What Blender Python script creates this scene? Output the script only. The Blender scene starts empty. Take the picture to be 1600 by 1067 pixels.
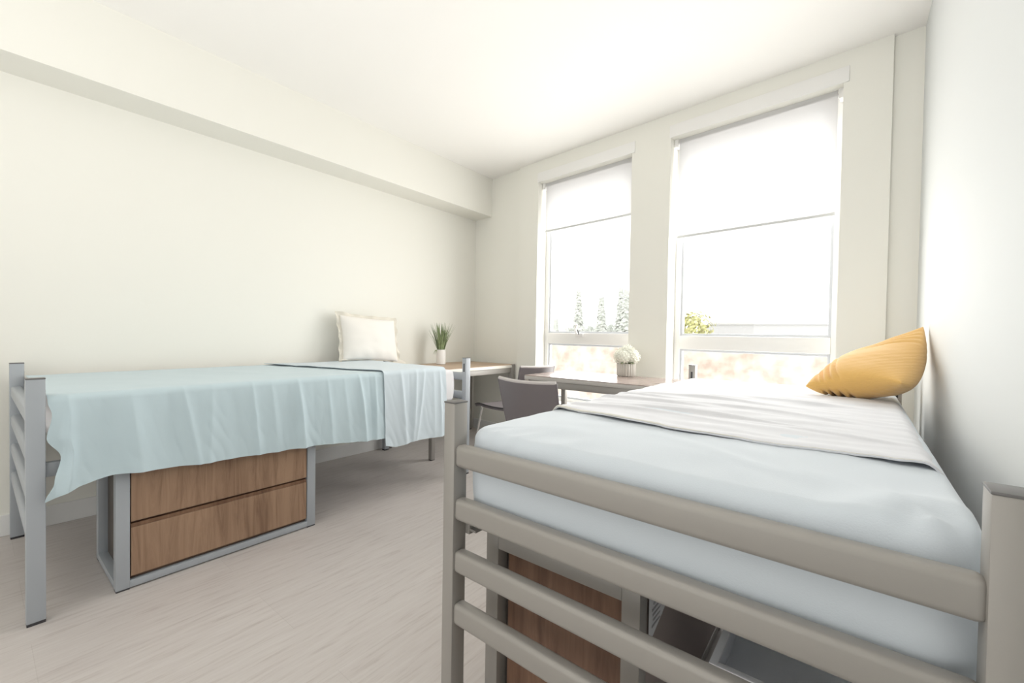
import bpy, bmesh, math, random
from mathutils import Vector, Matrix, noise
random.seed(7)
C = bpy.context.scene.collection
sin, cos, pi = math.sin, math.cos, math.pi

# ------------------------------------------------------------------ frames
TH = -0.10665                       # the window wall is slightly skewed
def W(a, off, z):                   # along the window wall, off = towards the room
    return (a*cos(TH) + off*sin(TH), a*sin(TH) - off*cos(TH), z)
RX, RY, PH = 2.5752, -2.8425, -0.0139
def RB(a, b, z):                    # frame of the right-hand bed
    return (RX + a*cos(PH) - b*sin(PH), RY + a*sin(PH) + b*cos(PH), z)
def ID(x, y, z): return (x, y, z)
WR = 3.745                          # right wall
H = 2.83
YB = -6.2                           # room runs on behind the camera

# ------------------------------------------------------------------ materials
MATS = {}
def newmat(name):
    m = bpy.data.materials.new(name); m.use_nodes = True
    nt = m.node_tree; b = nt.nodes['Principled BSDF']
    MATS[name] = m
    return m, nt, b
def plain(name, col, rough=.6, metal=0., bump=0., bscale=60, var=0., vscale=4, sheen=0.):
    m, nt, b = newmat(name)
    b.inputs['Base Color'].default_value = (*col, 1)
    b.inputs['Roughness'].default_value = rough
    b.inputs['Metallic'].default_value = metal
    if sheen:
        b.inputs['Sheen Weight'].default_value = sheen
    tc = nt.nodes.new('ShaderNodeTexCoord')
    if var:
        n = nt.nodes.new('ShaderNodeTexNoise'); n.inputs['Scale'].default_value = vscale
        n.inputs['Detail'].default_value = 4
        nt.links.new(tc.outputs['Object'], n.inputs['Vector'])
        r = nt.nodes.new('ShaderNodeValToRGB')
        r.color_ramp.elements[0].position = .3; r.color_ramp.elements[1].position = .7
        r.color_ramp.elements[0].color = (*[c*(1-var) for c in col], 1)
        r.color_ramp.elements[1].color = (*[min(1, c*(1+var)) for c in col], 1)
        nt.links.new(n.outputs['Fac'], r.inputs['Fac']); nt.links.new(r.outputs['Color'], b.inputs['Base Color'])
    if bump:
        n = nt.nodes.new('ShaderNodeTexNoise'); n.inputs['Scale'].default_value = bscale
        n.inputs['Detail'].default_value = 3
        nt.links.new(tc.outputs['Object'], n.inputs['Vector'])
        bp = nt.nodes.new('ShaderNodeBump'); bp.inputs['Strength'].default_value = bump
        bp.inputs['Distance'].default_value = .004
        nt.links.new(n.outputs['Fac'], bp.inputs['Height']); nt.links.new(bp.outputs['Normal'], b.inputs['Normal'])
    return m
def wood(name, dark, light, stretch=(26, 26, 2.2), rough=.45):
    m, nt, b = newmat(name)
    tc = nt.nodes.new('ShaderNodeTexCoord'); mp = nt.nodes.new('ShaderNodeMapping')
    mp.inputs['Scale'].default_value = stretch
    nt.links.new(tc.outputs['Object'], mp.inputs['Vector'])
    n = nt.nodes.new('ShaderNodeTexNoise'); n.inputs['Scale'].default_value = 1
    n.inputs['Detail'].default_value = 6; n.inputs['Roughness'].default_value = .62
    n.inputs['Distortion'].default_value = .7
    nt.links.new(mp.outputs['Vector'], n.inputs['Vector'])
    r = nt.nodes.new('ShaderNodeValToRGB')
    r.color_ramp.elements[0].position = .34; r.color_ramp.elements[1].position = .62
    r.color_ramp.elements[0].color = (*dark, 1); r.color_ramp.elements[1].color = (*light, 1)
    e = r.color_ramp.elements.new(.47); e.color = (*[(a*.45+c*.55) for a, c in zip(dark, light)], 1)
    nt.links.new(n.outputs['Fac'], r.inputs['Fac']); nt.links.new(r.outputs['Color'], b.inputs['Base Color'])
    b.inputs['Roughness'].default_value = rough
    return m
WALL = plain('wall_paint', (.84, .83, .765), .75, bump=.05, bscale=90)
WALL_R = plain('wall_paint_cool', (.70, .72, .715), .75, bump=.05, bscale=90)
CEIL = plain('ceiling_paint', (.95, .935, .90), .8)
TRIM = plain('trim_paint', (.80, .80, .79), .5)
FRAME = plain('window_frame_paint', (.86, .85, .83), .4)
STEEL_L = plain('silver_coat_cool_lit', (.38, .41, .445), .42, .15, bump=.03, bscale=400)  # silver paint with the cool light's blue put into the colour
STEEL_R = plain('silver_coat_warm_lit', (.335, .315, .29), .42, .15, bump=.03, bscale=400)  # same silver paint, tinted and darkened for the warmer light
BLACK = plain('black_plastic', (.025, .024, .028), .5)
CAP = plain('grey_plastic_cap', (.12, .115, .115), .4)
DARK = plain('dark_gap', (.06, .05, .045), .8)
WOOD = wood('walnut_laminate', (.19, .105, .062), (.34, .21, .13))
WOOD_D = wood('walnut_laminate_shaded', (.10, .045, .022), (.20, .105, .058))  # darker walnut, shade under the bed put into the colour
WOOD_T = wood('oak_desk_top', (.34, .23, .15), (.50, .36, .25), (18, 2.0, 18))
WOOD_T2 = wood('grey_oak_desk_top', (.27, .20, .175), (.37, .29, .26), (2.0, 18, 18), .22)
EDGE = plain('desk_edge_band', (.88, .85, .78), .4)
EDGE2 = plain('grey_desk_edge', (.50, .47, .44), .4)
SHEET_A = plain('aqua_cotton', (.50, .62, .67), .85, bump=.12, bscale=350, sheen=.2)
SHEET_B = plain('pale_aqua_cotton', (.57, .655, .71), .85, bump=.12, bscale=350, sheen=.2)
SHEET_C = plain('ice_blue_fitted_cotton', (.65, .71, .77), .85, bump=.12, bscale=350, sheen=.2)
SHEET_D = plain('white_cotton', (.74, .745, .785), .85, bump=.12, bscale=350, sheen=.2)
MATT = plain('white_ticking', (.84, .83, .85), .8)
CREAM = plain('cream_linen', (.86, .83, .78), .9, bump=.3, bscale=220)
FLANGE = plain('cream_linen_flange', (.74, .70, .61), .9, bump=.3, bscale=220)
HEMM = plain('flare_tinted_hem', (.74, .72, .66), .9)
CHAIRM = plain('taupe_leather', (.155, .135, .142), .5, bump=.1, bscale=300)
PIPING = plain('light_seam', (.55, .51, .50), .5)
CHROME = plain('chrome', (.80, .79, .78), .22, .9)
VASE = plain('white_ceramic', (.83, .81, .78), .35)
SOIL = plain('dark_moss', (.05, .06, .03), .9)
PAPER = plain('printed_paper', (.78, .78, .80), .8)
INK = plain('grey_print', (.42, .42, .44), .8)
BINM = plain('white_plastic_box', (.91, .93, .97), .4)

# floor
m, nt, b = newmat('vinyl_plank'); FLOOR = m
tc = nt.nodes.new('ShaderNodeTexCoord'); mp = nt.nodes.new('ShaderNodeMapping')
mp.inputs['Scale'].default_value = (60, 4.5, 1)
nt.links.new(tc.outputs['Object'], mp.inputs['Vector'])
n = nt.nodes.new('ShaderNodeTexNoise'); n.inputs['Scale'].default_value = 1; n.inputs['Detail'].default_value = 7
n.inputs['Roughness'].default_value = .68
nt.links.new(mp.outputs['Vector'], n.inputs['Vector'])
r = nt.nodes.new('ShaderNodeValToRGB')
r.color_ramp.elements[0].position = .30; r.color_ramp.elements[1].position = .66
r.color_ramp.elements[0].color = (.43, .38, .355, 1); r.color_ramp.elements[1].color = (.575, .535, .51, 1)
e = r.color_ramp.elements.new(.45); e.color = (.53, .485, .46, 1)
nt.links.new(n.outputs['Fac'], r.inputs['Fac'])
mp2 = nt.nodes.new('ShaderNodeMapping'); mp2.inputs['Rotation'].default_value = (0, 0, pi/2)
nt.links.new(tc.outputs['Object'], mp2.inputs['Vector'])
bk = nt.nodes.new('ShaderNodeTexBrick'); bk.inputs['Scale'].default_value = 1
bk.inputs['Brick Width'].default_value = 1.22; bk.inputs['Row Height'].default_value = .305
bk.inputs['Mortar Size'].default_value = .0012; bk.inputs['Mortar Smooth'].default_value = .6
bk.inputs['Color1'].default_value = (1, 1, 1, 1); bk.inputs['Color2'].default_value = (.955, .95, .95, 1)
bk.inputs['Mortar'].default_value = (.86, .85, .84, 1)
nt.links.new(mp2.outputs['Vector'], bk.inputs['Vector'])
mx = nt.nodes.new('ShaderNodeMix'); mx.data_type = 'RGBA'; mx.blend_type = 'MULTIPLY'
mx.inputs['Factor'].default_value = 1
nt.links.new(r.outputs['Color'], mx.inputs['A']); nt.links.new(bk.outputs['Color'], mx.inputs['B'])
nt.links.new(mx.outputs['Result'], b.inputs['Base Color'])
b.inputs['Roughness'].default_value = .45

# pillow knit
m, nt, b = newmat('mustard_knit'); MUST = m
b.inputs['Base Color'].default_value = (.80, .46, .125, 1); b.inputs['Roughness'].default_value = .95
b.inputs['Sheen Weight'].default_value = .3
tc = nt.nodes.new('ShaderNodeTexCoord')
wv = nt.nodes.new('ShaderNodeTexWave'); wv.inputs['Scale'].default_value = 55; wv.inputs['Distortion'].default_value = 1.5
wv.bands_direction = 'Z'
nt.links.new(tc.outputs['Object'], wv.inputs['Vector'])
bp = nt.nodes.new('ShaderNodeBump'); bp.inputs['Strength'].default_value = .35; bp.inputs['Distance'].default_value = .003
nt.links.new(wv.outputs['Fac'], bp.inputs['Height']); nt.links.new(bp.outputs['Normal'], b.inputs['Normal'])

# translucent blind
m, nt, b = newmat('roller_blind_fabric'); BLIND = m
b.inputs['Base Color'].default_value = (.82, .82, .82, 1); b.inputs['Roughness'].default_value = .9
tr = nt.nodes.new('ShaderNodeBsdfTranslucent'); tr.inputs['Color'].default_value = (.70, .695, .70, 1)
ms = nt.nodes.new('ShaderNodeMixShader'); ms.inputs['Fac'].default_value = .55
nt.links.new(b.outputs[0], ms.inputs[1]); nt.links.new(tr.outputs[0], ms.inputs[2])
nt.links.new(ms.outputs[0], nt.nodes['Material Output'].inputs['Surface'])
# glass pane
m, nt, b = newmat('window_glass'); GLASS = m
tp = nt.nodes.new('ShaderNodeBsdfTransparent'); tp.inputs['Color'].default_value = (.98, .985, .98, 1)
gl = nt.nodes.new('ShaderNodeBsdfGlossy'); gl.inputs['Roughness'].default_value = .02
ms = nt.nodes.new('ShaderNodeMixShader'); ms.inputs['Fac'].default_value = .04
nt.links.new(tp.outputs[0], ms.inputs[1]); nt.links.new(gl.outputs[0], ms.inputs[2])
nt.links.new(ms.outputs[0], nt.nodes['Material Output'].inputs['Surface'])
# exterior, colours paled to imitate overexposed daylight
def patchy(name, cols, scale, rough=.9):
    m, nt, b = newmat(name)
    tc = nt.nodes.new('ShaderNodeTexCoord'); n = nt.nodes.new('ShaderNodeTexNoise')
    n.inputs['Scale'].default_value = scale; n.inputs['Detail'].default_value = 5
    nt.links.new(tc.outputs['Object'], n.inputs['Vector'])
    r = nt.nodes.new('ShaderNodeValToRGB'); els = r.color_ramp.elements
    els[0].position = .36; els[1].position = .62
    els[0].color = (*cols[0], 1); els[1].color = (*cols[2], 1); e = els.new(.47); e.color = (*cols[1], 1)
    nt.links.new(n.outputs['Fac'], r.inputs['Fac']); nt.links.new(r.outputs['Color'], b.inputs['Base Color'])
    b.inputs['Roughness'].default_value = rough
    b.inputs['Specular IOR Level'].default_value = .1
    return m
BRICK = patchy('washed_out_peach_masonry', ((.46, .37, .31), (.555, .465, .40), (.61, .56, .51)), 6.5)
GROUND = patchy('pale_ground', ((.62, .60, .52), (.70, .68, .62), (.78, .76, .70)), .3)
CONIF = patchy('washed_out_conifer_green', ((.41, .44, .40), (.49, .51, .47), (.56, .575, .545)), 3)
BUSH = patchy('yellow_green_leaves', ((.34, .36, .14), (.50, .48, .20), (.58, .56, .32)), 5)
BARK = plain('bark', (.42, .38, .34), .9)
BLDG = plain('pale_render', (.47, .47, .48), .9)

# ------------------------------------------------------------------ mesh helpers
class MB:
    def __init__(s, fr=ID): s.bm = bmesh.new(); s.fr = fr; s.slots = {}; s.mi = 0
    def _merge(s, t, fr=None):
        fr = fr or s.fr
        for v in t.verts: v.co = Vector(fr(*v.co))
        for f in t.faces: f.material_index = s.mi
        me = bpy.data.meshes.new('t'); t.to_mesh(me); t.free(); s.bm.from_mesh(me); bpy.data.meshes.remove(me)
    def box(s, x0, x1, y0, y1, z0, z1, bev=0., seg=2, fr=None):
        t = bmesh.new(); bmesh.ops.create_cube(t, size=1)
        for v in t.verts:
            v.co = Vector(((x0+x1)/2 + v.co.x*(x1-x0), (y0+y1)/2 + v.co.y*(y1-y0), (z0+z1)/2 + v.co.z*(z1-z0)))
        if bev: bmesh.ops.bevel(t, geom=list(t.edges), offset=bev, segments=seg, affect='EDGES', profile=.5)
        s._merge(t, fr); return s
    def tube(s, pts, rad, n=10, cap=True):
        t = bmesh.new(); rings = []
        pts = [Vector(p) for p in pts]
        rads = rad if isinstance(rad, (list, tuple)) else [rad]*len(pts)
        for i, p in enumerate(pts):
            d = (pts[min(i+1, len(pts)-1)] - pts[max(i-1, 0)]).normalized()
            u = d.orthogonal().normalized() if i == 0 else (u - d*u.dot(d)).normalized()
            w = d.cross(u)
            rings.append([t.verts.new(p + (u*cos(2*pi*k/n) + w*sin(2*pi*k/n))*rads[i]) for k in range(n)])
        for a, c in zip(rings, rings[1:]):
            for k in range(n): t.faces.new((a[k], a[(k+1) % n], c[(k+1) % n], c[k]))
        if cap: t.faces.new(rings[0][::-1]); t.faces.new(rings[-1])
        s._merge(t); return s
    def lathe(s, cx, cy, prof, n=28, ribs=0, amp=0):
        t = bmesh.new(); rings = []
        for r, z in prof:
            ring = []
            for k in range(n):
                a = 2*pi*k/n; rr = r*(1 + (amp*(abs(cos(ribs*a/2))*2-1) if ribs else 0))
                ring.append(t.verts.new((cx + rr*cos(a), cy + rr*sin(a), z)))
            rings.append(ring)
        for a, c in zip(rings, rings[1:]):
            for k in range(n): t.faces.new((a[k], a[(k+1) % n], c[(k+1) % n], c[k]))
        t.faces.new(rings[0][::-1]); t.faces.new(rings[-1])
        s._merge(t); return s
    def grid(s, f, nu, nv, thick=0.):
        t = bmesh.new(); g = [[t.verts.new(f(i/nu, j/nv)) for j in range(nv+1)] for i in range(nu+1)]
        for i in range(nu):
            for j in range(nv): t.faces.new((g[i][j], g[i+1][j], g[i+1][j+1], g[i][j+1]))
        if thick:
            bmesh.ops.recalc_face_normals(t, faces=list(t.faces))
            bmesh.ops.solidify(t, geom=list(t.faces), thickness=thick)
        s._merge(t); return s
    def build(s, name, mat, parent=None, smooth=None, origin=None):
        bm = s.bm
        bmesh.ops.recalc_face_normals(bm, faces=list(bm.faces)) if not getattr(s, 'keepn', False) else None
        if origin is None:
            if parent is not None: origin = ORG[parent.name]
            else:
                xs = [v.co.x for v in bm.verts]; ys = [v.co.y for v in bm.verts]; zs = [v.co.z for v in bm.verts]
                origin = ((min(xs)+max(xs))/2, (min(ys)+max(ys))/2, min(zs))
        o = Vector(origin)
        for v in bm.verts: v.co -= o
        me = bpy.data.meshes.new(name); bm.to_mesh(me); bm.free()
        for mt in (mat if isinstance(mat, (list, tuple)) else [mat]): me.materials.append(mt)
        ang = 35 if smooth is None else smooth
        if ang:
            me.shade_smooth()
            me.set_sharp_from_angle(angle=math.radians(ang))
        ob = bpy.data.objects.new(name, me); C.objects.link(ob)
        if parent is not None:
            ob.parent = parent
            ob.location = o - Vector(ORG[parent.name])
        else: ob.location = o
        ORG[ob.name] = tuple(o)
        return ob
ORG = {}
def tag(o, label=None, cat=None, group=None, kind=None):
    if label: o['label'] = label
    if cat: o['category'] = cat
    if group: o['group'] = group
    if kind: o['kind'] = kind
    return o
def thing(name, loc, label, cat, group=None):
    o = bpy.data.objects.new(name, None); C.objects.link(o); o.location = loc
    o.empty_display_size = .05
    ORG[o.name] = tuple(loc)
    return tag(o, label, cat, group)
def struct(mb, name, mat, smooth=0, parent=None):
    o = mb.build(name, mat, parent, smooth)
    if parent is None: o['kind'] = 'structure'
    return o
def fbm(x, y, z, s=1.): return noise.noise(Vector((x*s, y*s, z*s)))

# ------------------------------------------------------------------ room shell
struct(MB().box(-.15, WR+.15, YB, .35, -.1, 0), 'floor', FLOOR)
struct(MB().box(-.15, WR+.15, YB, .3, H, H+.12), 'ceiling', CEIL)
mb = MB(); mb.box(-.15, 0, YB, .3, 0, H); mb.box(0, .272, YB, .02, 2.41, H)
struct(mb, 'wall_left', WALL)
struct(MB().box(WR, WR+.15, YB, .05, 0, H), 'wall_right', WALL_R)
BL, BR, PR = .723, 3.638, .03
W1 = (.985, 2.013, .43, 2.622); W2 = (2.345, 3.413, .43, 2.648)
mb = MB(W)
T = -.20
def wb(a0, a1, o1, z0, z1): mb.box(a0, a1, T, o1, z0, z1)
wb(-.05, BL, 0, 0, H); wb(BR, 3.9, 0, 0, H)
wb(BL, W1[0], PR, 0, H); wb(W1[1], W2[0], PR, 0, H); wb(W2[1], BR, PR, 0, H)
for w in (W1, W2):
    wb(w[0], w[1], PR, 0, w[2]); wb(w[0], w[1], PR, w[3], H)
struct(mb, 'wall_back', WALL)
struct(MB().box(-.15, WR+.15, YB-.15, YB, 0, H), 'wall_front', WALL)
# baseboards
struct(MB().box(0, .014, YB, -.04, 0, .11, .003), 'baseboard_left', TRIM)
struct(MB().box(WR-.014, WR, YB, -.42, 0, .11, .003), 'baseboard_right', TRIM)
mb = MB(W); mb.box(.02, BL, 0, .014, 0, .11, .003); mb.box(BL, BR, PR, PR+.014, 0, .11, .003)
struct(mb, 'baseboard_back', TRIM)

# windows
def window(idx, w, mull):
    a0, a1, z0, z1 = w
    f = MB(W); o0, o1 = -.165, -.105
    e = .045
    # outer frame
    f.box(a0, a0+e, o0, o1, z0, z1, .003); f.box(a1-e, a1, o0, o1, z0, z1, .003)
    f.box(a0+e, a1-e, o0, o1, z1-e, z1, .003); f.box(a0+e, a1-e, o0, o1, z0, z0+e, .003)
    # meeting rail, a projecting ledge with a sash above
    zr = mull
    f.box(a0+e, a1-e, o0, o1+.008, zr-.105, zr, .004)
    win = f.build('window_%d' % idx, FRAME, None, 30); win['kind'] = 'structure'
    s = MB(W); g = .018
    aa, bb = a0+e, a1-e
    for (x0, x1, y0, y1) in ((aa, aa+g, zr, z1-e), (bb-g, bb, zr, z1-e), (aa+g, bb-g, zr, zr+g), (aa+g, bb-g, z1-e-g, z1-e),
                             (aa, aa+g, z0+e, zr-.105), (bb-g, bb, z0+e, zr-.105), (aa+g, bb-g, z0+e, z0+e+g), (aa+g, bb-g, zr-.105-g, zr-.105)):
        s.box(x0, x1, -.15, -.118, y0, y1, .002)
    s.build('sash', plain('sash_grey_%d' % idx, (.60, .62, .66), .4), win, 30)
    p = MB(W); p.box(aa+g, bb-g, -.138, -.132, zr+g, z1-e-g); p.build('pane', GLASS, win, 0)
    p = MB(W); p.box(aa+g, bb-g, -.138, -.132, z0+e+g, zr-.105-g); p.build('pane', GLASS, win, 0)
    s = MB(W); s.box(a0, a1, -.105, PR+.012, z0-.012, z0+.012, .003)
    s.build('sill', FRAME, win, 30)
    # roller blind
    return win
w1 = window(1, W1, 1.118); w2 = window(2, W2, 1.108)
# casement operator on window 1
h = MB(W); ac = 1.43
h.box(ac-.045, ac+.045, -.10, -.078, 1.085, 1.118, .006)
h.tube([W(ac-.02, -.075, 1.11)and(ac-.02, -.075, 1.11), (ac-.03, -.06, 1.15), (ac-.005, -.05, 1.20)], [.010, .009, .012])
h.build('crank_handle', FRAME, w1, 40)
h = MB(W); h.tube([(ac+.0, -.06, 1.15), (ac+.018, -.055, 1.105)], .005)
h.build('crank_lever', BLACK, w1, 40)

def blind(w, zb, label):
    a0, a1, z0, z1 = w
    t = thing('roller_blind', W((a0+a1)/2, -.05, zb), label, 'blind')
    f = MB(W); f.box(a0+.035, a1-.035, -.052, -.050, zb+.02, z1+.0)
    f.build('blind_fabric', BLIND, t, 0)
    f = MB(W); f.box(a0+.033, a1-.033, -.057, -.045, zb, zb+.02, .004)
    f.build('hem_bar', plain('hem_grey', (.62, .63, .63), .6) if 'hem_grey' not in MATS else MATS['hem_grey'], t, 30)
    f = MB(W)
    f.box(a0-.008, a1+.028, PR-.001, PR+.008, z1-.004, z1+.088, .002)
    f.build('valance', FRAME, t, 30)
    for xa in (a0+.001, a1-.030):
        f = MB(W); f.box(xa, xa+.029, -.10, -.03, z1-.06, z1, .003); f.build('bracket', FRAME, t, 30)
    f = MB(W); f.tube([(a0+.03, -.066, z1-.03), (a1-.03, -.066, z1-.03)], .013, 16)
    f.build('roller_tube', FRAME, t, 40)
    return t
blind(W1, 2.128, 'white roller blind half lowered in the narrower left window')
blind(W2, 1.872, 'white roller blind lowered in the large right window beside the corner')

# ------------------------------------------------------------------ bed frames
def post(mb, x0, x1, y0, y1, top=.91): mb.box(x0, x1, y0, y1, .012, top-.008, .003)
def make_bed(label, fr, wid, length, steel, origin):
    t = thing('bed', origin, label, 'bed')
    pw, pd = .042, .05
    for (px, py) in ((0, 0), (wid-pw, 0), (0, length-pd), (wid-pw, length-pd)):
        m = MB(fr); m.box(px, px+pw, py, py+pd, .010, .9065, .0035)
        po = m.build('post', steel, t, 30)
        m = MB(fr); m.box(px-.0005, px+pw+.0005, py-.0005, py+pd+.0005, .9055, .910, .001); m.build('end_cap', CAP, po, 30)
        m = MB(fr); m.box(px+.001, px+pw-.001, py+.001, py+pd-.001, 0, .010, .001); m.build('foot_pad', BLACK, po, 30)
        # slot for the side rail hook, on the face looking along the bed
        yy = py+pd if py == 0 else py
        m = MB(fr); m.box(px+pw/2-.006, px+pw/2+.006, yy-.0012, yy+.0012, .80, .865, .0005)
        m.build('hook_slot', BLACK, po, 30)
    for y in (pd/2, length-pd/2):
        for z in (.792, .645, .500, .355):
            m = MB(fr); m.box(pw-.004, wid-pw+.004, y-.021, y+.017, z-.060, z, .0125, 4)
            m.build('rail', steel, t, 40)
    for s in (0, 1):
        m = MB(fr)
        x = .045 if s == 0 else wid-.045
        d = 1 if s == 0 else -1
        m.box(min(x, x+d*.006), max(x, x+d*.006), pd, length-pd, .545, .587)
        m.box(min(x, x+d*.035), max(x, x+d*.035), pd, length-pd, .545, .551)
        for yy in (pd, length-pd-.05):
            m.box(min(x-d*.02, x+d*.012), max(x-d*.02, x+d*.012), yy-.002, yy+.05, .535, .587, .002)
        m.build('side_rail', steel, t, 30)
    m = MB(fr)
    k = 10
    for i in range(k):
        y = pd+.30 + (length-2*pd-.38)*i/(k-1)
        m.box(.02, wid-.02, y-.02, y+.02, .552, .565, .002)
    m.build('deck_slats', steel, t, 30)
    return t
LX0, LX1, LY0, LY1 = .055, 1.133, -3.54, -1.238
LB = lambda a, b, z: (LX0+a, LY0+b, z)
make_bed('grey metal bed frame against the left wall, with aqua sheet hanging over its side', LB, LX1-LX0, LY1-LY0, STEEL_L, ((LX0+LX1)/2, (LY0+LY1)/2, 0))
RWID, RLEN = 1.0694, 2.24
make_bed('silver metal bed frame in the right foreground, four footboard rails across', RB, RWID, RLEN, STEEL_R, RB(RWID/2, RLEN/2, 0))

# ------------------------------------------------------------------ mattresses
def soft_box(mb, x0, x1, y0, y1, z0, z1, r, wob, nu=90, nv=60, corner=.09):
    """closed soft box: rings of a rounded outline from bottom to top, then a top grid falling out of the last rings"""
    t = bmesh.new()
    def outline(ins, n):
        pts = []; rc = max(corner-ins, .012)
        xa, xb, ya, yb = x0+ins, x1-ins, y0+ins, y1-ins
        cs = ((xb-rc, ya+rc, -pi/2), (xb-rc, yb-rc, 0), (xa+rc, yb-rc, pi/2), (xa+rc, ya+rc, pi))
        ss = n//4
        for q in range(4):
            cx, cy, a0 = cs[q]
            k = 10
            for i in range(k): a = a0 + pi/2*i/(k-1); pts.append((cx+rc*cos(a), cy+rc*sin(a)))
            nx, ny, na = cs[(q+1) % 4]
            p0 = pts[-1]; p1 = (nx+rc*cos(na), ny+rc*sin(na))
            for i in range(1, ss): f = i/ss; pts.append((p0[0]+(p1[0]-p0[0])*f, p0[1]+(p1[1]-p0[1])*f))
        return pts
    prof = []
    for i in range(7): a = pi/2*i/6; prof.append((r*.6*(1-sin(a)), z0 + r*.6*(1-cos(a))))
    for i in range(1, 8): prof.append((-.006*sin(pi*i/8), z0+r*.6 + (z1-r-z0-r*.6)*i/8))
    for i in range(9): a = pi/2*i/8; prof.append((r*(1-cos(a)), z1-r + r*sin(a)))
    for i in range(1, 22):
        prof.append((r + (min(x1-x0, y1-y0)/2 - r - .01)*i/21, z1 + .008*min(1, i/6)))
    rings = []
    for ins, z in prof:
        o = outline(ins, nu)
        rings.append([t.verts.new(Vector((x, y, z)) + Vector(wob(x, y, z))) for x, y in o])
    N = len(rings[0])
    for a, c in zip(rings, rings[1:]):
        for k in range(N): t.faces.new((a[k], a[(k+1) % N], c[(k+1) % N], c[k]))
    t.faces.new(rings[0][::-1]); t.faces.new(rings[-1])
    mb._merge(t); return mb
# left
mb = MB(); soft_box(mb, .10, 1.090, -3.445, -1.345, .588, .818, .03, lambda x, y, z: (0, 0, .003*fbm(x, y, z, 5)), corner=.06)
tag(mb.build('mattress', MATT, None, 50), 'white mattress on the left bed, bare end showing beside its headboard', 'mattress')
# right (fitted sheet covers it)
def rw(x, y, z):
    top = max(0, min(1, (z-.74)/.08))
    d = .004*fbm(x, y, z, 4)*top + .0025*fbm(x, y, z, 11)*top
    dc = math.hypot(x-1.06, y-.02)          # near corner beside the wall: gathered
    a = math.atan2(y-.02, 1.06-x)
    g = math.exp(-((dc-.17)/.035)**2)*max(0, sin(a*1.6+.1))
    g2 = math.exp(-(dc/.10)**2)
    # small tucks where the sheet is pulled over the footboard edge
    tk = 0
    for (xc, w, am) in ((.08, .012, .006), (.13, .010, .005), (.20, .014, .006), (.33, .02, .003), (.93, .015, .005), (.98, .010, .006)):
        tk += am*math.exp(-((x-xc-.25*(y-.06))/w)**2)*math.exp(-((y-.07)/.07)**2)*top
    wr = .004*math.exp(-((y-.27-.10*sin(x*5))/.02)**2)*math.exp(-((x-.62)/.16)**2)*top
    return (.006*g2*sin(z*60), -.006*top*math.exp(-(y/.10)**2)*sin(x*11), d + .013*g*top + tk + wr + .008*g2*sin(11*a)*top)
ma = thing('mattress', RB(.53, 1.1, .588), 'mattress in ice blue fitted sheet on the right foreground bed', 'mattress')
mb = MB(RB); soft_box(mb, .022, 1.047, .052, 2.165, .588, .828, .032, rw, nu=240, corner=.085)
mb.build('fitted_sheet', SHEET_C, ma, 60)
# flat folded top sheet of the right bed
def ts(u, v):
    a = .012 + 1.04*u
    fe = .50 - .095*min(1, u*2.2) - .015*sin(u*pi) + .04*u + .012*fbm(u*9, 0, 3) + .006*fbm(u*30, 0, 3)     # near edge
    b = fe + (1.62-fe)*v
    z = .8405 + .006*fbm(a*2, b*9, 0) + .004*fbm(a*6, b*20, 4)
    z += .006*math.exp(-((v-.02)/.03)**2)
    # shallow wrinkles across
    for (bb, w, am, c, cw) in ((.58, .016, .010, .30, .22), (.70, .014, .012, .52, .26), (.84, .018, .013, .25, .24), (.92, .015, .010, .62, .2), (1.08, .018, .013, .40, .25), (1.25, .02, .012, .75, .22), (.66, .012, .007, .85, .15), (1.0, .013, .009, .15, .12)):
        z += am*math.exp(-((b-bb-.06*sin(a*4))/w)**2)*math.exp(-((a-c)/cw)**2)
    e = min(a-.012, 1.052-a)
    z -= .055*max(0, 1-e/.05)**2
    if u == 0 or u == 1: z -= .02
    return Vector((a + (0 if 0 < u < 1 else (-.006 if u == 0 else .006)), b, z))
mb = MB(RB); mb.grid(ts, 110, 150, .004)
tag(mb.build('top_sheet', SHEET_D, None, 60), 'white top sheet spread over the upper half of the right foreground bed', 'bed sheet')
mb = MB(RB)
def hemf(u, v):
    q = ts(u, 0); a = 2*pi*v
    w_ = max(.15, 1-1.25*u)*(.8+.8*fbm(u*16, 2, 2)); return Vector((q.x, q.y + .004 + .010*cos(a)*w_, q.z + .001 + .006*sin(a)*w_))
# rolled edge of the fold, lens flare put into its cream tint
mb.grid(hemf, 120, 8)
tag(mb.build('rolled_hem', HEMM, bpy.data.objects['top_sheet'], 60))

# ------------------------------------------------------------------ left bed sheets
def hem(y, pts):
    for (a, za), (c, zc) in zip(pts, pts[1:]):
        if a <= y <= c:
            f = (y-a)/(c-a); f = f*f*(3-2*f)*.5 + f*.5; return za+(zc-za)*f
    return pts[0][1] if y < pts[0][0] else pts[-1][1]
RIDGE = [(-3.43, .018, .030, 0), (-3.34, .04, -.016, .02), (-3.25, .035, .030, .03), (-3.13, .03, -.014, .04), (-3.07, .018, .020, .05), (-2.96, .02, .014, -.02),
         (-2.88, .03, -.010, .03), (-2.79, .012, .018, .02), (-2.70, .02, .014, .02), (-2.62, .03, -.010, 0), (-2.565, .018, .034, .02),
         (-2.48, .035, -.008, 0), (-2.40, .014, .013, .02), (-2.30, .02, .010, .03), (-2.20, .016, .032, .03), (-2.13, .016, -.010, .02), (-2.09, .014, .014, 0)]
RIDGE2 = [(-1.90, .022, .022, .02), (-1.83, .018, -.008, 0), (-1.77, .018, .020, -.05), (-1.70, .016, .016, -.09), (-1.62, .02, .008, 0), (-1.56, .016, .012, 0)]
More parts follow.
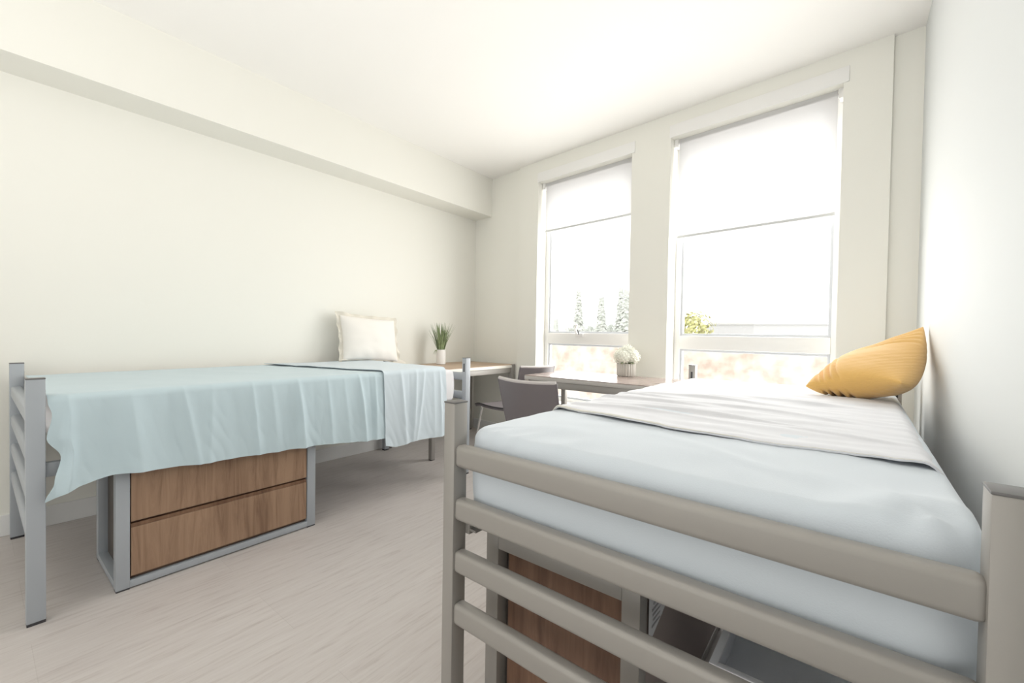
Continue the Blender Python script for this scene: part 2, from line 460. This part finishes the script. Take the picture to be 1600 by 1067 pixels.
def drape(y0, y1, hp, ridges, xtop0, xs, zt, r, wob, slant=0., flare=None):
    def f(u, v):
        y = y0 + (y1-y0)*u
        # v 0..0.4 flat top, .4-.5 round edge, .5-1 hanging
        zh = hem(y, hp)
        if v < .4:
            x = xtop0 + (xs-r-xtop0)*(v/.4); z = zt
            z += .004*fbm(x*3, y*3, 1) + .003*fbm(x*9, y*7, 5)
            drop = 0
        elif v < .5:
            a = pi/2*(v-.4)/.1; x = xs-r + r*sin(a); z = zt-r + r*cos(a); drop = .04*(v-.4)/.1
        else:
            q = (v-.5)/.5; x = xs + .012*q; z = (zt-r) + (zh-(zt-r))*q; drop = .04 + .96*q
        if drop > 0:
            k = drop**.55; s = 0
            for (yc, w, am, sl) in ridges:
                d = (y - yc - sl*drop)/(w*(.7+.6*drop)); s += am*1.3*math.exp(-abs(d)**1.5)*(1-.45*drop*drop)
            x += k*s + .006*k*(1-.5*drop)*fbm(y*9, z*4, 2) + .007*k*abs(fbm(y*20+z*5, z*7, 7)) + max(0, .016*k)
        if slant: y += slant*(1-v)
        if flare: x, y, z = flare(x, y, z, u, v, drop)
        return Vector((x, y, z))
    return f
def flare(x, y, z, u, v, drop):
    if u < .05:
        k = (1-u/.05)
        P = ((0, 0), (.15, .012), (.38, -.002), (.58, .034), (.82, .016), (1, -.008))
        for (a, ya), (c, yc) in zip(P, P[1:]):
            if a <= drop <= c: f_ = (drop-a)/(c-a); f_ = f_*f_*(3-2*f_); yy = ya+(yc-ya)*f_; break
        else: yy = 0
        y += yy*k
        x += .012*k*sin(drop*9)*drop
        z += -.022*k*drop
    return x, y, z
mb = MB()
mb.grid(drape(-3.486, -1.95, [(-3.49, .475), (-3.30, .507), (-2.973, .484), (-2.526, .467), (-2.04, .423), (-1.95, .415)], RIDGE, .095, 1.122, .843, .032, 0, flare=flare), 420, 90, .0025)
tag(mb.build('bed_sheet', SHEET_A, None, 70), 'aqua sheet draped in folds over the long side of the left bed', 'bed sheet')
mb = MB()
def slantf(x, y, z, u, v, drop):
    # the turned-back edge runs obliquely over the top
    if v < .4: y -= (1-u)*(.30*(1-v/.4)) - .0*v
    return x, y, z + .002 + (.006*math.exp(-(u/.02)**2) if v < .5 else 0)
mb.grid(drape(-2.03, -1.50, [(-2.03, .375), (-1.95, .352), (-1.8, .365), (-1.55, .352), (-1.48, .36)], RIDGE2, .095, 1.132, .848, .034, 0, flare=slantf), 160, 90, .003)
tag(mb.build('folded_sheet', SHEET_B, None, 70), 'second pale aqua sheet layer hanging lower near the headboard of the left bed', 'bed sheet')

# ------------------------------------------------------------------ under-bed drawer cabinets
def cabinet(label, x0, x1, y0, y1, h, wood_end, frame):
    t = thing('drawer_cabinet', ((x0+x1)/2, (y0+y1)/2, 0), label, 'cabinet')
    e = .045; b = .035
    m = MB()
    for (xa, ya) in ((x0, y0), (x1-e, y0), (x0, y1-e), (x1-e, y1-e)):
        m.box(xa, xa+e, ya, ya+e, .006, h, .002)
    for (ya, yb) in ((y0, y0+e), (y1-e, y1)):
        m.box(x0+e, x1-e, ya, yb, .006, b, .002); m.box(x0+e, x1-e, ya, yb, h-b, h, .002)
    for (xa, xb) in ((x0, x0+e), (x1-e, x1)):
        m.box(xa, xb, y0+e, y1-e, .006, b, .002); m.box(xa, xb, y0+e, y1-e, h-b, h, .002)
    m.build('metal_frame', frame, t, 30)
    for (xa, ya) in ((x0, y0), (x1-e, y0), (x0, y1-e), (x1-e, y1-e)):
        m = MB(); m.box(xa+.001, xa+e-.001, ya+.001, ya+e-.001, 0, .007); m.build('foot_pad', BLACK, t, 0)
    return t, e, b
# left: drawers face the room
x0, x1, y0, y1, h = .665, 1.104, -3.294, -2.455, .535
t, e, b = cabinet('walnut drawer cabinet with grey frame under the left bed', x0, x1, y0, y1, h, WOOD_D, STEEL_L)
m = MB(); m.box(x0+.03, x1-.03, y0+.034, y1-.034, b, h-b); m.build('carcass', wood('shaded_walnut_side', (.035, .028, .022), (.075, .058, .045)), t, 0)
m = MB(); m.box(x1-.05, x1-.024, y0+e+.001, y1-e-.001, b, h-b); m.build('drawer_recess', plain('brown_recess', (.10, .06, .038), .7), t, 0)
for (za, zb, nm) in ((.052, .257, 0), (.283, h-b-.003, 1)):
    m = MB(); m.box(x1-.024, x1-.004, y0+e+.004, y1-e-.004, za, zb, .001)
    d = m.build('drawer', WOOD, t, 0)
    m = MB(); m.box(x1-.026, x1-.008, y0+e+.004, y1-e-.004, zb+.001, zb+.016); m.build('finger_pull', WOOD_D, d, 0)
# right: end panel faces the footboard
x0, x1, y0, y1, h = 2.632, 3.098, -2.72, -1.88, .515
t, e, b = cabinet('walnut drawer cabinet with grey frame under the right foreground bed', x0, x1, y0, y1, h, WOOD_D, STEEL_R)
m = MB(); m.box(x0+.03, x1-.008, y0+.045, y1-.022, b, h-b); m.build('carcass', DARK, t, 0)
m = MB(); m.box(x0+e+.016, x1-e-.001, y0+.030, y0+.044, b+.001, h-b-.001); m.build('end_panel', wood('walnut_end_shaded', (.11, .050, .028), (.20, .105, .062)), t, 0)  # walnut darkened in its colour for the shade under the bed
m = MB(); m.box(x1-.009, x1-.003, y0+e+.001, y1-e-.001, b+.001, h-b-.001); m.build('back_panel', plain('taupe_board', (.36, .30, .28), .7), t, 0)
for (za, zb) in ((.047, .257), (.278, h-b-.003)):
    m = MB(); m.box(x0+.004, x0+.024, y0+e+.004, y1-e-.004, za, zb, .001)
    m.build('drawer', WOOD, t, 0)
# paper tag on the back of the cabinet
t = thing('paper_tag', (x1+.006, -2.58, .40), 'small white printed paper tag on the cabinet under the right foreground bed', 'tag')
m = MB()
bm_ = m
def tagf(u, v): return Vector((x1+.004+.006*u, -2.672 + .125*u, .505 - (.135 - .065*u)*v))
m.grid(tagf, 8, 8, .0008); m.build('sheet_of_paper', PAPER, t, 0)
m = MB()
for i in range(7):
    zz = .487 - i*.013
    m.box(x1+.0062, x1+.0072, -2.66+.004*(i % 3), -2.60+.006*((i*5) % 4), zz-.0022, zz+.0022)
m.build('printed_lines', INK, t, 0)
m = MB(); m.tube([(x1+.010, -2.552, .478), (x1+.024, -2.532, .462), (x1+.026, -2.530, .430), (x1+.016, -2.540, .420)], .006)
m.build('hook', PAPER, t, 40)
# low white box under the bed
t = thing('storage_box', (3.47, -2.2, 0), 'open white plastic storage box on the floor under the right foreground bed', 'storage box')
m = MB(); xa, xb, ya, yb, zt = 3.226, 3.722, -2.616, -1.97, .356
m.box(xa+.004, xb-.004, ya+.004, yb-.004, 0, .30, .006, 2)
m.box(xa+.004, xa+.012, ya+.004, yb-.004, .296, zt); m.box(xb-.012, xb-.004, ya+.004, yb-.004, .296, zt)
m.box(xa+.012, xb-.012, ya+.004, ya+.012, .296, zt); m.box(xa+.012, xb-.012, yb-.012, yb-.004, .296, zt)
m.build('box_body', BINM, t, 40)
m = MB()
for q in ((xa-.004, xa+.013, ya-.004, yb+.004), (xb-.013, xb+.004, ya-.004, yb+.004), (xa+.013, xb-.013, ya-.004, ya+.012), (xa+.013, xb-.013, yb-.012, yb+.004)):
    m.box(*q, zt-.004, zt+.004, .0015)
m.build('rim', plain('white_rim', (.90, .90, .92), .35), t, 40)

# ------------------------------------------------------------------ desks
def desk(label, x0, x1, y0, y1, zt, top, edge, steel, cat='desk'):
    t = thing('desk', ((x0+x1)/2, (y0+y1)/2, 0), label, cat)
    e = .045
    m = MB(); m.box(x0+.004, x1-.004, y0+.004, y1-.004, zt-.006, zt, .001); tp = m.build('desk_top', top, t, 0)
    m = MB(); m.box(x0+.002, x1-.002, y0+.002, y1-.002, zt-.034, zt-.0065, .002); m.build('edge_band', edge, tp, 30)
    m = MB()
    m.box(x0+e, x1-e, y0+.012, y0+.045, zt-.085, zt-.034, .002); m.box(x0+e, x1-e, y1-.045, y1-.012, zt-.085, zt-.034, .002)
    m.box(x0+.012, x0+.045, y0+e, y1-e, zt-.085, zt-.034, .002); m.box(x1-.045, x1-.012, y0+e, y1-e, zt-.085, zt-.034, .002)
    m.build('apron', steel, t, 30)
    for (xa, ya) in ((x0+.004, y0+.004), (x1-e, y0+.004), (x0+.004, y1-e), (x1-e, y1-e)):
        m = MB(); m.box(xa, xa+.040, ya, ya+.040, .006, zt-.0345, .002); lg = m.build('leg', steel, t, 30)
        m = MB(); m.box(xa+.002, xa+.038, ya+.002, ya+.038, 0, .006); m.build('foot_pad', BLACK, lg, 0)
    return t
DZ = .78
t1 = desk('wood-topped desk in the left corner, between left headboard and window wall', .02, .672, -1.222, -.085, DZ, WOOD_T, EDGE, STEEL_R)
m = MB(); m.box(.66, .674, -.128, -.083, .006, DZ+.002, .001); m.build('corner_upright', STEEL_R, t1, 0)
desk('grey-brown desk standing in front of the windows with flower pot on it', 1.446, 2.515, -.955, -.36, DZ, WOOD_T2, EDGE2, STEEL_R)

# ------------------------------------------------------------------ chairs
def make_chair(label, group):
    # built at the origin, facing -X: seat front at x=-.27, back at x=+.27
    t = thing('desk_chair', (0, 0, 0), label, 'chair', group)
    SZ = .465
    def seat(u, v):
        x = -.30 + .50*u; w = .222 + .022*u; y = (v-.5)*2*w
        z = SZ - .014*math.sin(pi*u) - .010*cos((v-.5)*pi) + .018*(max(0, u-.75)/.25)**2*0 - .022*max(0, 1-u/.16)**2
        return Vector((x, y, z))
    m = MB(); m.grid(seat, 22, 22, .022); s = m.build('seat', CHAIRM, t, 50)
    m = MB()
    ed = [seat(u/16, 0) + Vector((0, -.002, 0)) for u in range(17)]; m.tube(ed, .006, 8)
    ed = [seat(u/16, 1) + Vector((0, .002, 0)) for u in range(17)]; m.tube(ed, .006, 8)
    ed = [seat(0, v/16) for v in range(17)]; m.tube(ed, .006, 8)
    m.build('seat_piping', BLACK, s, 50)
    def back(u, v):
        # v from bottom to top, u across
        w = .200 + .013*v; y = (u-.5)*2*w
        c = cos((u-.5)*pi)
        x = .205 + .085*v + .045*c - .02*(1-v)**2
        z = SZ - .02 + .378*v - .006*c
        return Vector((x, y, z))
    m = MB(); m.grid(back, 26, 20, .020); bk_ = m.build('backrest', CHAIRM, t, 50)
    m = MB()
    m.tube([back(u/20, 1) + Vector((-.010, 0, .002)) for u in range(21)], .0115, 10)
    m.build('top_piping', PIPING, bk_, 50)
    for k in (0, 1):
        m = MB(); m.tube([back(k, v/10) + Vector((-.008, 0, 0)) for v in range(11)], .010, 8)
        m.build('side_piping', CHAIRM, bk_, 50)
    m = MB()
    for k in (-1, 1):
        m.tube([(-.22, k*.20, SZ-.035), (.19, k*.19, SZ-.035)], .009)
    m.tube([(-.22, -.20, SZ-.035), (-.22, .20, SZ-.035)], .009); m.tube([(.19, -.19, SZ-.035), (.19, .19, SZ-.035)], .009)
    m.build('seat_frame', CHROME, t, 40)
    for (xa, ya, xb, yb) in ((-.22, -.20, -.30, -.235), (-.22, .20, -.30, .235), (.19, -.19, .25, -.225), (.19, .19, .25, .225)):
        m = MB(); m.tube([(xa, ya, SZ-.030), (xb, yb, .004)], [.0105, .008]); lg = m.build('leg', CHROME, t, 40)
        m = MB(); m.lathe(xb, yb, [(.011, 0), (.011, .012), (.009, .014)], 12); m.build('glide', BLACK, lg, 40)
    return t
def copy_tree(o, parent=None):
    c = o.copy(); C.objects.link(c)
    if parent is not None: c.parent = parent
    for ch in list(o.children): copy_tree(ch, c)
    return c
ch1 = make_chair('taupe chair tucked at the wood-topped corner desk, seat facing left wall', 'desk chairs')
ch2 = copy_tree(ch1)
ch2['label'] = 'taupe chair seen from behind, pulled up to the desk before the windows'
ch1.location = (1.055, -.565, 0); ch1.rotation_euler.z = math.radians(-8)
ch2.location = (1.963, -1.335, 0); ch2.rotation_euler.z = math.radians(-92)

# ------------------------------------------------------------------ pillows
def pillow(mb, O, U, V, N, a, b, T, pinch=.10, n=44, wr=None, ex=.42):
    """cushion centred at O, half sizes a (along U), b (along V), half thickness T along N"""
    O, U, V, N = map(Vector, (O, U, V, N)); U.normalize(); V.normalize(); N.normalize()
    t = bmesh.new()
    def pt(u, v, s):
        px = a*u*(1 - pinch*(1-abs(v)**2.2)*abs(u)**1.5); py = b*v*(1 - pinch*(1-abs(u)**2.2)*abs(v)**1.5)
        h = T*(max(0, 1-u*u)**ex)*(max(0, 1-v*v)**ex)
        w = wr(u, v) if wr else 0
        h *= 1 + w
        return O + U*px + V*py + N*h*s
    fr, bk = {}, {}
    for i in range(n+1):
        for j in range(n+1):
            u, v = -cos(pi*i/n), -cos(pi*j/n)
            u = u*.75 + (-1+2*i/n)*.25; v = v*.75 + (-1+2*j/n)*.25
            fr[i, j] = t.verts.new(pt(u, v, 1))
            bk[i, j] = fr[i, j] if i in (0, n) or j in (0, n) else t.verts.new(pt(u, v, -1))
    for i in range(n):
        for j in range(n):
            t.faces.new((fr[i, j], fr[i+1, j], fr[i+1, j+1], fr[i, j+1]))
            t.faces.new((bk[i, j], bk[i, j+1], bk[i+1, j+1], bk[i+1, j]))
    mb._merge(t); return mb
# white pillow leaning on the left wall
def wrw(u, v):
    return .10*fbm(u*2.2, v*2.2, 3) + (.12*sin(14*u+3*v)*max(0, -.45-v)*1.2)
O = (.165, -1.50, 1.035); U = (.10, 1, -.06); V = (-.20, .02, 1); N = Vector(U).cross(Vector(V))
t = thing('throw_pillow', (.2, -1.5, .85), 'cream throw pillow with ruffled edge leaning on wall behind left bed', 'pillow')
m = MB(); pillow(m, O, U, V, N, .255, .190, .085, .05, wr=wrw); m.build('cushion', CREAM, t, 60)
m = MB()
def fl(u, v):
    Un, Vn, Nn = Vector(U).normalized(), Vector(V).normalized(), Vector(N).normalized()
    s = u*4; k = int(min(3, s)); f = s-k
    a, b = .238, .178
    cs = [(-a, -b), (a, -b), (a, b), (-a, b)]
    p = cs[k]; q = cs[(k+1) % 4]
    x = p[0]+(q[0]-p[0])*f; y = p[1]+(q[1]-p[1])*f
    sc_x = 1 + v*.20*(1) ; sc_y = 1 + v*.24
    ruff = .010*v*sin(u*2*pi*17) + .008*v*sin(u*2*pi*7+1)
    if k == 0: sc_y = 1 + v*.10
    return Vector(O) + Un*x*sc_x*(1-.04*sin(pi*f)*(k in (1, 3))) + Vn*y*sc_y*(1-.05*sin(pi*f)*(k in (0, 2))) + Nn*(ruff-.004)
m.grid(fl, 200, 5, .003); m.build('flange', FLANGE, t, 60)
# mustard pillow in the right-hand corner
def wrm(u, v):
    w = 0
    for c, a in ((-.84, .30), (-.70, .34), (-.52, .30), (-.34, .20)):
        w -= a*math.exp(-((u - c - .12*v*v + .05*v)/.045)**2)*(.5+.5*max(0, -v+.3))
    for c in (.45, .60, .74, .86):
        w -= .20*math.exp(-((v - c + .22*(1-u))/.045)**2)*max(0, u+.1)
    return w + .10*fbm(u*2, v*2, 8)
def pillow4(mb, cs, T, n=48, pinch=.10, ex=.45, wr=None, Tb=None, out=(0, 0, 0)):
    A, E_, B_, D_ = map(Vector, cs)       # corners in order round the edge
    N = ((E_-A).cross(D_-A) + (D_-B_).cross(E_-B_)).normalized()
    if N.z < 0: N = -N
    t = bmesh.new()
    def pt(u, v, s):
        uu = u*(1 - pinch*(1-abs(v)**2.2)*abs(u)**1.5); vv = v*(1 - pinch*(1-abs(u)**2.2)*abs(v)**1.5)
        a, b = (uu+1)/2, (vv+1)/2
        P = A*(1-a)*(1-b) + E_*a*(1-b) + B_*a*b + D_*(1-a)*b
        h = T*(max(0, 1-u*u)**ex)*(max(0, 1-v*v)**ex)*(1 + (wr(u, v) if wr else 0))
        P = P + Vector(out)*max(0, (u+.3)/1.3)**1.5*(1-abs(v)**2.5)
        return P + N*h*(s if s > 0 else s*(Tb or T)/T)
    fr, bk = {}, {}
    for i in range(n+1):
        for j in range(n+1):
            u, v = -cos(pi*i/n), -cos(pi*j/n)
            u = u*.75 + (-1+2*i/n)*.25; v = v*.75 + (-1+2*j/n)*.25
            fr[i, j] = t.verts.new(pt(u, v, 1))
            bk[i, j] = fr[i, j] if i in (0, n) or j in (0, n) else t.verts.new(pt(u, v, -1))
    for i in range(n):
        for j in range(n):
            t.faces.new((fr[i, j], fr[i+1, j], fr[i+1, j+1], fr[i, j+1]))
            t.faces.new((bk[i, j], bk[i, j+1], bk[i+1, j+1], bk[i+1, j]))
    mb._merge(t)
m = MB(); pillow4(m, ((3.30, -1.25, .878), (3.615, -1.44, .935), (3.728, -.86, 1.165), (3.37, -.80, .89)), .082, n=90, pinch=.13, ex=.42, wr=wrm, Tb=.125, out=(.045, -.01, -.02))
tag(m.build('throw_pillow', MUST, None, 60), 'mustard yellow knitted throw pillow leaning in the corner on the right bed', 'pillow')

# ------------------------------------------------------------------ plants
t = thing('potted_grass', (.20, -.70, DZ), 'green grass plant in slim white vase on the wood-topped corner desk', 'plant')
cx, cy = .20, -.70
m = MB(); m.lathe(cx, cy, [(.040, DZ), (.047, DZ+.006), (.048, DZ+.07), (.047, DZ+.125), (.044, DZ+.15), (.039, DZ+.15), (.038, DZ+.135)], 32)
m.build('vase', VASE, t, 40)
m = MB(); m.lathe(cx, cy, [(.0385, DZ+.128), (.038, DZ+.137)], 20); m.build('soil', SOIL, t, 0)
GR1 = plain('grass_green', (.20, .26, .12), .7, var=.3, vscale=30)
m = MB()
def blade(m, bx, by, bz, ang, lean, L, w, droop=0.):
    t_ = bmesh.new(); k = 7; prev = None
    dx, dy = cos(ang), sin(ang)
    for i in range(k+1):
        f = i/k; r_ = lean*f*(1+.5*f); z = bz + L*f - droop*f**3
        ww = w*(1-f)**.7 + .0006
        c = Vector((bx+dx*r_, by+dy*r_, z)); sd = Vector((-dy, dx, 0))*ww
        a = t_.verts.new(c-sd); mid = t_.verts.new(c+Vector((dx, dy, 0))*ww*.5); b_ = t_.verts.new(c+sd)
        if prev: t_.faces.new((prev[0], prev[1], mid, a)); t_.faces.new((prev[1], prev[2], b_, mid))
        prev = (a, mid, b_)
    m._merge(t_)
for i in range(115):
    a = random.uniform(0, 2*pi); r_ = .030*math.sqrt(random.random())
    L = random.uniform(.17, .30); le = random.uniform(.01, .085)*(.6+r_*14)
    blade(m, cx+r_*cos(a), cy+r_*sin(a), DZ+.13, a+random.uniform(-.4, .4), le, L, .0055)
for i in range(3):
    blade(m, cx-.02, cy-.03, DZ+.14, -1.7+.3*i, .035, .03, .006, .07)
m.keepn = True
m.build('grass_blades', GR1, t, 0)

t = thing('flower_pot', (2.07, -.43, DZ), 'white hydrangea in ribbed grey pot on the desk before the windows', 'plant')
cx, cy = 2.065, -.43
m = MB(); m.lathe(cx, cy, [(.062, DZ), (.068, DZ+.006), (.070, DZ+.10), (.066, DZ+.102), (.062, DZ+.085)], 176, 22, .06)
m.build('pot', plain('ribbed_stoneware', (.60, .57, .52), .5), t, 60)
m = MB(); m.lathe(cx, cy, [(.060, DZ+.078), (.060, DZ+.088)], 20); m.build('soil', SOIL, t, 0)
PET = plain('ivory_petals', (.86, .86, .76), .8, var=.05, vscale=40)
def ball(m, c, R_, n):
    for i in range(n):
        k = (i+.5)/n; ph_ = math.acos(1-1.75*k); th_ = pi*(1+5**.5)*i
        d = Vector((sin(ph_)*cos(th_), sin(ph_)*sin(th_), cos(ph_)))
        p = Vector(c) + d*R_*random.uniform(.93, 1.05)
        u = d.orthogonal().normalized(); w = d.cross(u)
        a0 = random.uniform(0, pi)
        t_ = bmesh.new(); r_ = .0125
        ctr = t_.verts.new(p)
        for q in range(4):
            a = a0 + q*pi/2
            def P(an, rr, up_): return t_.verts.new(p + (u*cos(an)+w*sin(an))*rr + d*up_)
            v1 = P(a-.55, r_*.8, .002); v2 = P(a, r_*1.35, .005); v3 = P(a+.55, r_*.8, .002)
            t_.faces.new((ctr, v1, v2, v3))
        m._merge(t_)
for (dx, dy, dz, R_) in ((-.035, -.01, .155, .062), (.045, .0, .155, .060), (.0, .02, .185, .062), (.0, -.045, .150, .055)):
    m = MB(); c = (cx+dx, cy+dy, DZ+dz)
    ico = bmesh.new(); bmesh.ops.create_icosphere(ico, subdivisions=2, radius=R_*.93, matrix=Matrix.Translation(c)); m._merge(ico)
    ball(m, c, R_, 70); m.keepn = True
    m.build('flower_head', PET, t, 0)
m = MB()
for a in (-2.4, -1.5, -.6, .4, 2.0, 3.0):
    def lf(u, v):
        rr = .03+.075*u; wv_ = .020*sin(pi*min(1, u*1.02))*(v-.5)*2
        return Vector((cx+cos(a)*rr - sin(a)*wv_, cy+sin(a)*rr + cos(a)*wv_, DZ+.092+.03*sin(u*2.2)-.015*u))
    m.grid(lf, 8, 3)
m.build('leaves', plain('leaf_green', (.14, .19, .07), .6), t, 0)

# ------------------------------------------------------------------ outside
struct(MB().box(-60, 60, .6, 90, -4.2, -4.0), 'ground', GROUND)
m = MB()
rows = 6
m.box(-3.5, 6.5, 2.3, 2.5, -4.0, .985)
tag(m.build('parapet_wall', BRICK, None, 0), 'pale peach masonry wall outside, below the window rails', 'wall')
m = MB()
m.box(-3.6, 6.6, 2.28, 2.52, .965, .99, .004)
m.build('coping', plain('coping_pale', (.66, .60, .54), .8), bpy.data.objects['parapet_wall'], 0)
def conifer(x, y, h, r, label, mat=CONIF, group=None):
    t = thing('conifer_tree', (x, y, -4), label, 'tree', group)
    m = MB(); m.tube([(x, y, -4), (x, y, -4+h*.9)], [.14, .04], 8); m.build('trunk', BARK, t, 40)
    m = MB(); t_ = bmesh.new()
    n = 520
    for i in range(n):
        f = (i/n)**.8; z = -4 + h*(.10+.90*f); rr = r*(1-f)**.75*random.uniform(.45, 1.15) + .08
        a = random.uniform(0, 2*pi); c = Vector((x+rr*.62*cos(a), y+rr*.62*sin(a), z))
        d = Vector((cos(a), sin(a), -.35)).normalized(); s_ = d.cross(Vector((0, 0, 1))).normalized()
        L = rr*.5+.15; wd = .16+.12*(1-f)
        p = [c-d*L*.5, c+s_*wd, c+d*L*.6, c-s_*wd, c+Vector((0, 0, .22))]
        vs = [t_.verts.new(q) for q in p]
        t_.faces.new((vs[0], vs[1], vs[4])); t_.faces.new((vs[1], vs[2], vs[4])); t_.faces.new((vs[2], vs[3], vs[4])); t_.faces.new((vs[3], vs[0], vs[4]))
    m._merge(t_); m.keepn = True; m.build('foliage', mat, t, 0)
    return t
def lv(px_x, y): return px_x
TREES = [(-14.5, 24.5, 6.3, .62, 'shortest pale conifer, beside the left edge of the left window'),
         (-15.0, 28.8, 7.0, .75, 'slender pale conifer outside, second from the left in the left window'),
         (-12.7, 24.8, 8.4, .85, 'tall pale conifer standing apart above the crank handle outside'),
         (-13.0, 28.9, 7.0, .85, 'low pale conifer outside, just right of the tall one above the crank handle'),
         (-10.8, 24.8, 7.9, .88, 'broad pale conifer in the right half of the left window'),
         (-11.0, 28.6, 8.9, .88, 'tallest pale conifer, behind the broad one in the left window'),
         (-8.9, 24.8, 8.3, .82, 'pale conifer cut off by the right jamb of the left window')]
for (x, y, h, r_, lb) in TREES: conifer(x, y, h, r_, lb, group='conifers outside the left window')
t_ = bmesh.new()
for i in range(2600):
    x = random.uniform(-17, -7.8); y = random.uniform(30, 31.2); zt = 1.75 + .55*fbm(x, 0, 0, .9)
    z = -4 + (zt+4)*random.random()**.35
    c = Vector((x, y, z)); a = random.uniform(0, pi); u = Vector((cos(a), sin(a)*.5, .3)); w = Vector((-.2, .3, 1)); s_ = .16
    t_.faces.new([t_.verts.new(c+u*s_), t_.verts.new(c+w*s_), t_.verts.new(c-u*s_), t_.verts.new(c-w*s_)])
m = MB(); m._merge(t_); m.keepn = True
tag(m.build('hedge', CONIF, None, 0), 'low pale hedge running behind the conifers outside the left window', 'hedge')
def bush(x, y, r_, h, label):
    t = thing('leafy_tree', (x, y, -4), label, 'tree')
    m = MB(); m.tube([(x, y, -4), (x, y, -4+h*.7)], [.16, .07], 8); m.build('trunk', BARK, t, 40)
    t_ = bmesh.new()
    for i in range(900):
        d = Vector((random.gauss(0, 1), random.gauss(0, 1), random.gauss(0, 1))).normalized()
        rr = random.uniform(.55, 1)*(1+.25*fbm(d.x*2, d.y*2, d.z*2))
        c = Vector((x+d.x*r_*rr, y+d.y*r_*rr, -4+h-r_*1.1+d.z*r_*1.1*rr))
        u = d.orthogonal().normalized(); w = d.cross(u); s_ = .13
        vs = [t_.verts.new(c+u*s_), t_.verts.new(c+w*s_*.7), t_.verts.new(c-u*s_), t_.verts.new(c-w*s_*.7)]
        t_.faces.new(vs)
    m = MB(); m._merge(t_); m.keepn = True; m.build('foliage', BUSH, t, 0)
bush(-4.25, 24, 1.35, 6.9, 'yellow-green leafy tree outside the large right window')
t = thing('building', (0, 30, -4), 'long low pale building far outside the large right window', 'building')
m = MB(); m.box(-4.6, 7.0, 29, 36, -4, 2.0); m.build('walls', BLDG, t, 0)
m = MB(); m.box(-4.7, 7.1, 28.9, 36.1, 2.0, 2.15); m.build('roof_edge', plain('roof_pale', (.5, .5, .5), .8), t, 0)
PP = plain('pane_pale', (.40, .42, .45), .5)
for i in range(6):
    m = MB(); m.box(-3.8+i*1.8, -2.9+i*1.8, 28.97, 29.0, .2, 1.2); m.build('window', PP, t, 0)

# ------------------------------------------------------------------ light
wd = bpy.data.worlds.new('World'); bpy.context.scene.world = wd; wd.use_nodes = True
bg = wd.node_tree.nodes['Background']; bg.inputs['Color'].default_value = (1.0, .995, .985, 1); bg.inputs['Strength'].default_value = 2.3
def area(name, loc, rot, sx, sy, power, col=(1, 1, 1)):
    l = bpy.data.lights.new(name, 'AREA'); l.shape = 'RECTANGLE'; l.size = sx; l.size_y = sy; l.energy = power; l.color = col
    o = bpy.data.objects.new(name, l); C.objects.link(o); o.location = loc; o.rotation_euler = rot
    return o
# daylight pouring in at the two windows
for w, p in ((W1, 34), (W2, 46)):
    a = (w[0]+w[1])/2
    area('window_daylight', W(a, -.22, 1.5), (-pi/2, 0, TH), w[1]-w[0], 1.9, p, (1, .985, .96)).rotation_euler = (pi/2*-1, 0, TH)
area('ceiling_fill', (2.4, -4.6, 1.55), (pi-.35, 0, .5), .9, .9, 28, (1, .985, .97))  # unseen lamp added behind the camera to brighten the ceiling

area('back_fill', (2.2, -5.9, 1.0), (pi/2, 0, 0), 3.0, 1.6, 16, (.97, .985, 1))

# ------------------------------------------------------------------ camera
def camera():
    cx, cy, cz, yaw, pitch, roll, f = 3.45754, -3.6587, 1.09925, .66919, -.01729, .01603, 667.875
    fw = Vector((-sin(yaw)*cos(pitch), cos(yaw)*cos(pitch), sin(pitch)))
    rt = Vector((cos(yaw), sin(yaw), 0)); up = rt.cross(fw)
    r2 = rt*cos(roll) + up*sin(roll); u2 = -rt*sin(roll) + up*cos(roll)
    cd = bpy.data.cameras.new('camera'); cd.sensor_width = 36; cd.sensor_fit = 'HORIZONTAL'
    cd.lens = f*36/1600; cd.clip_start = .02; cd.clip_end = 300
    o = bpy.data.objects.new('camera', cd); C.objects.link(o)
    M = Matrix((r2, u2, -fw)).transposed().to_4x4(); M.translation = Vector((cx, cy, cz))
    o.matrix_world = M
    bpy.context.scene.camera = o
camera()
sc = bpy.context.scene
sc.view_settings.view_transform = 'Standard'
sc.view_settings.look = 'None'
sc.view_settings.exposure = .22
sc.view_settings.gamma = 1.1
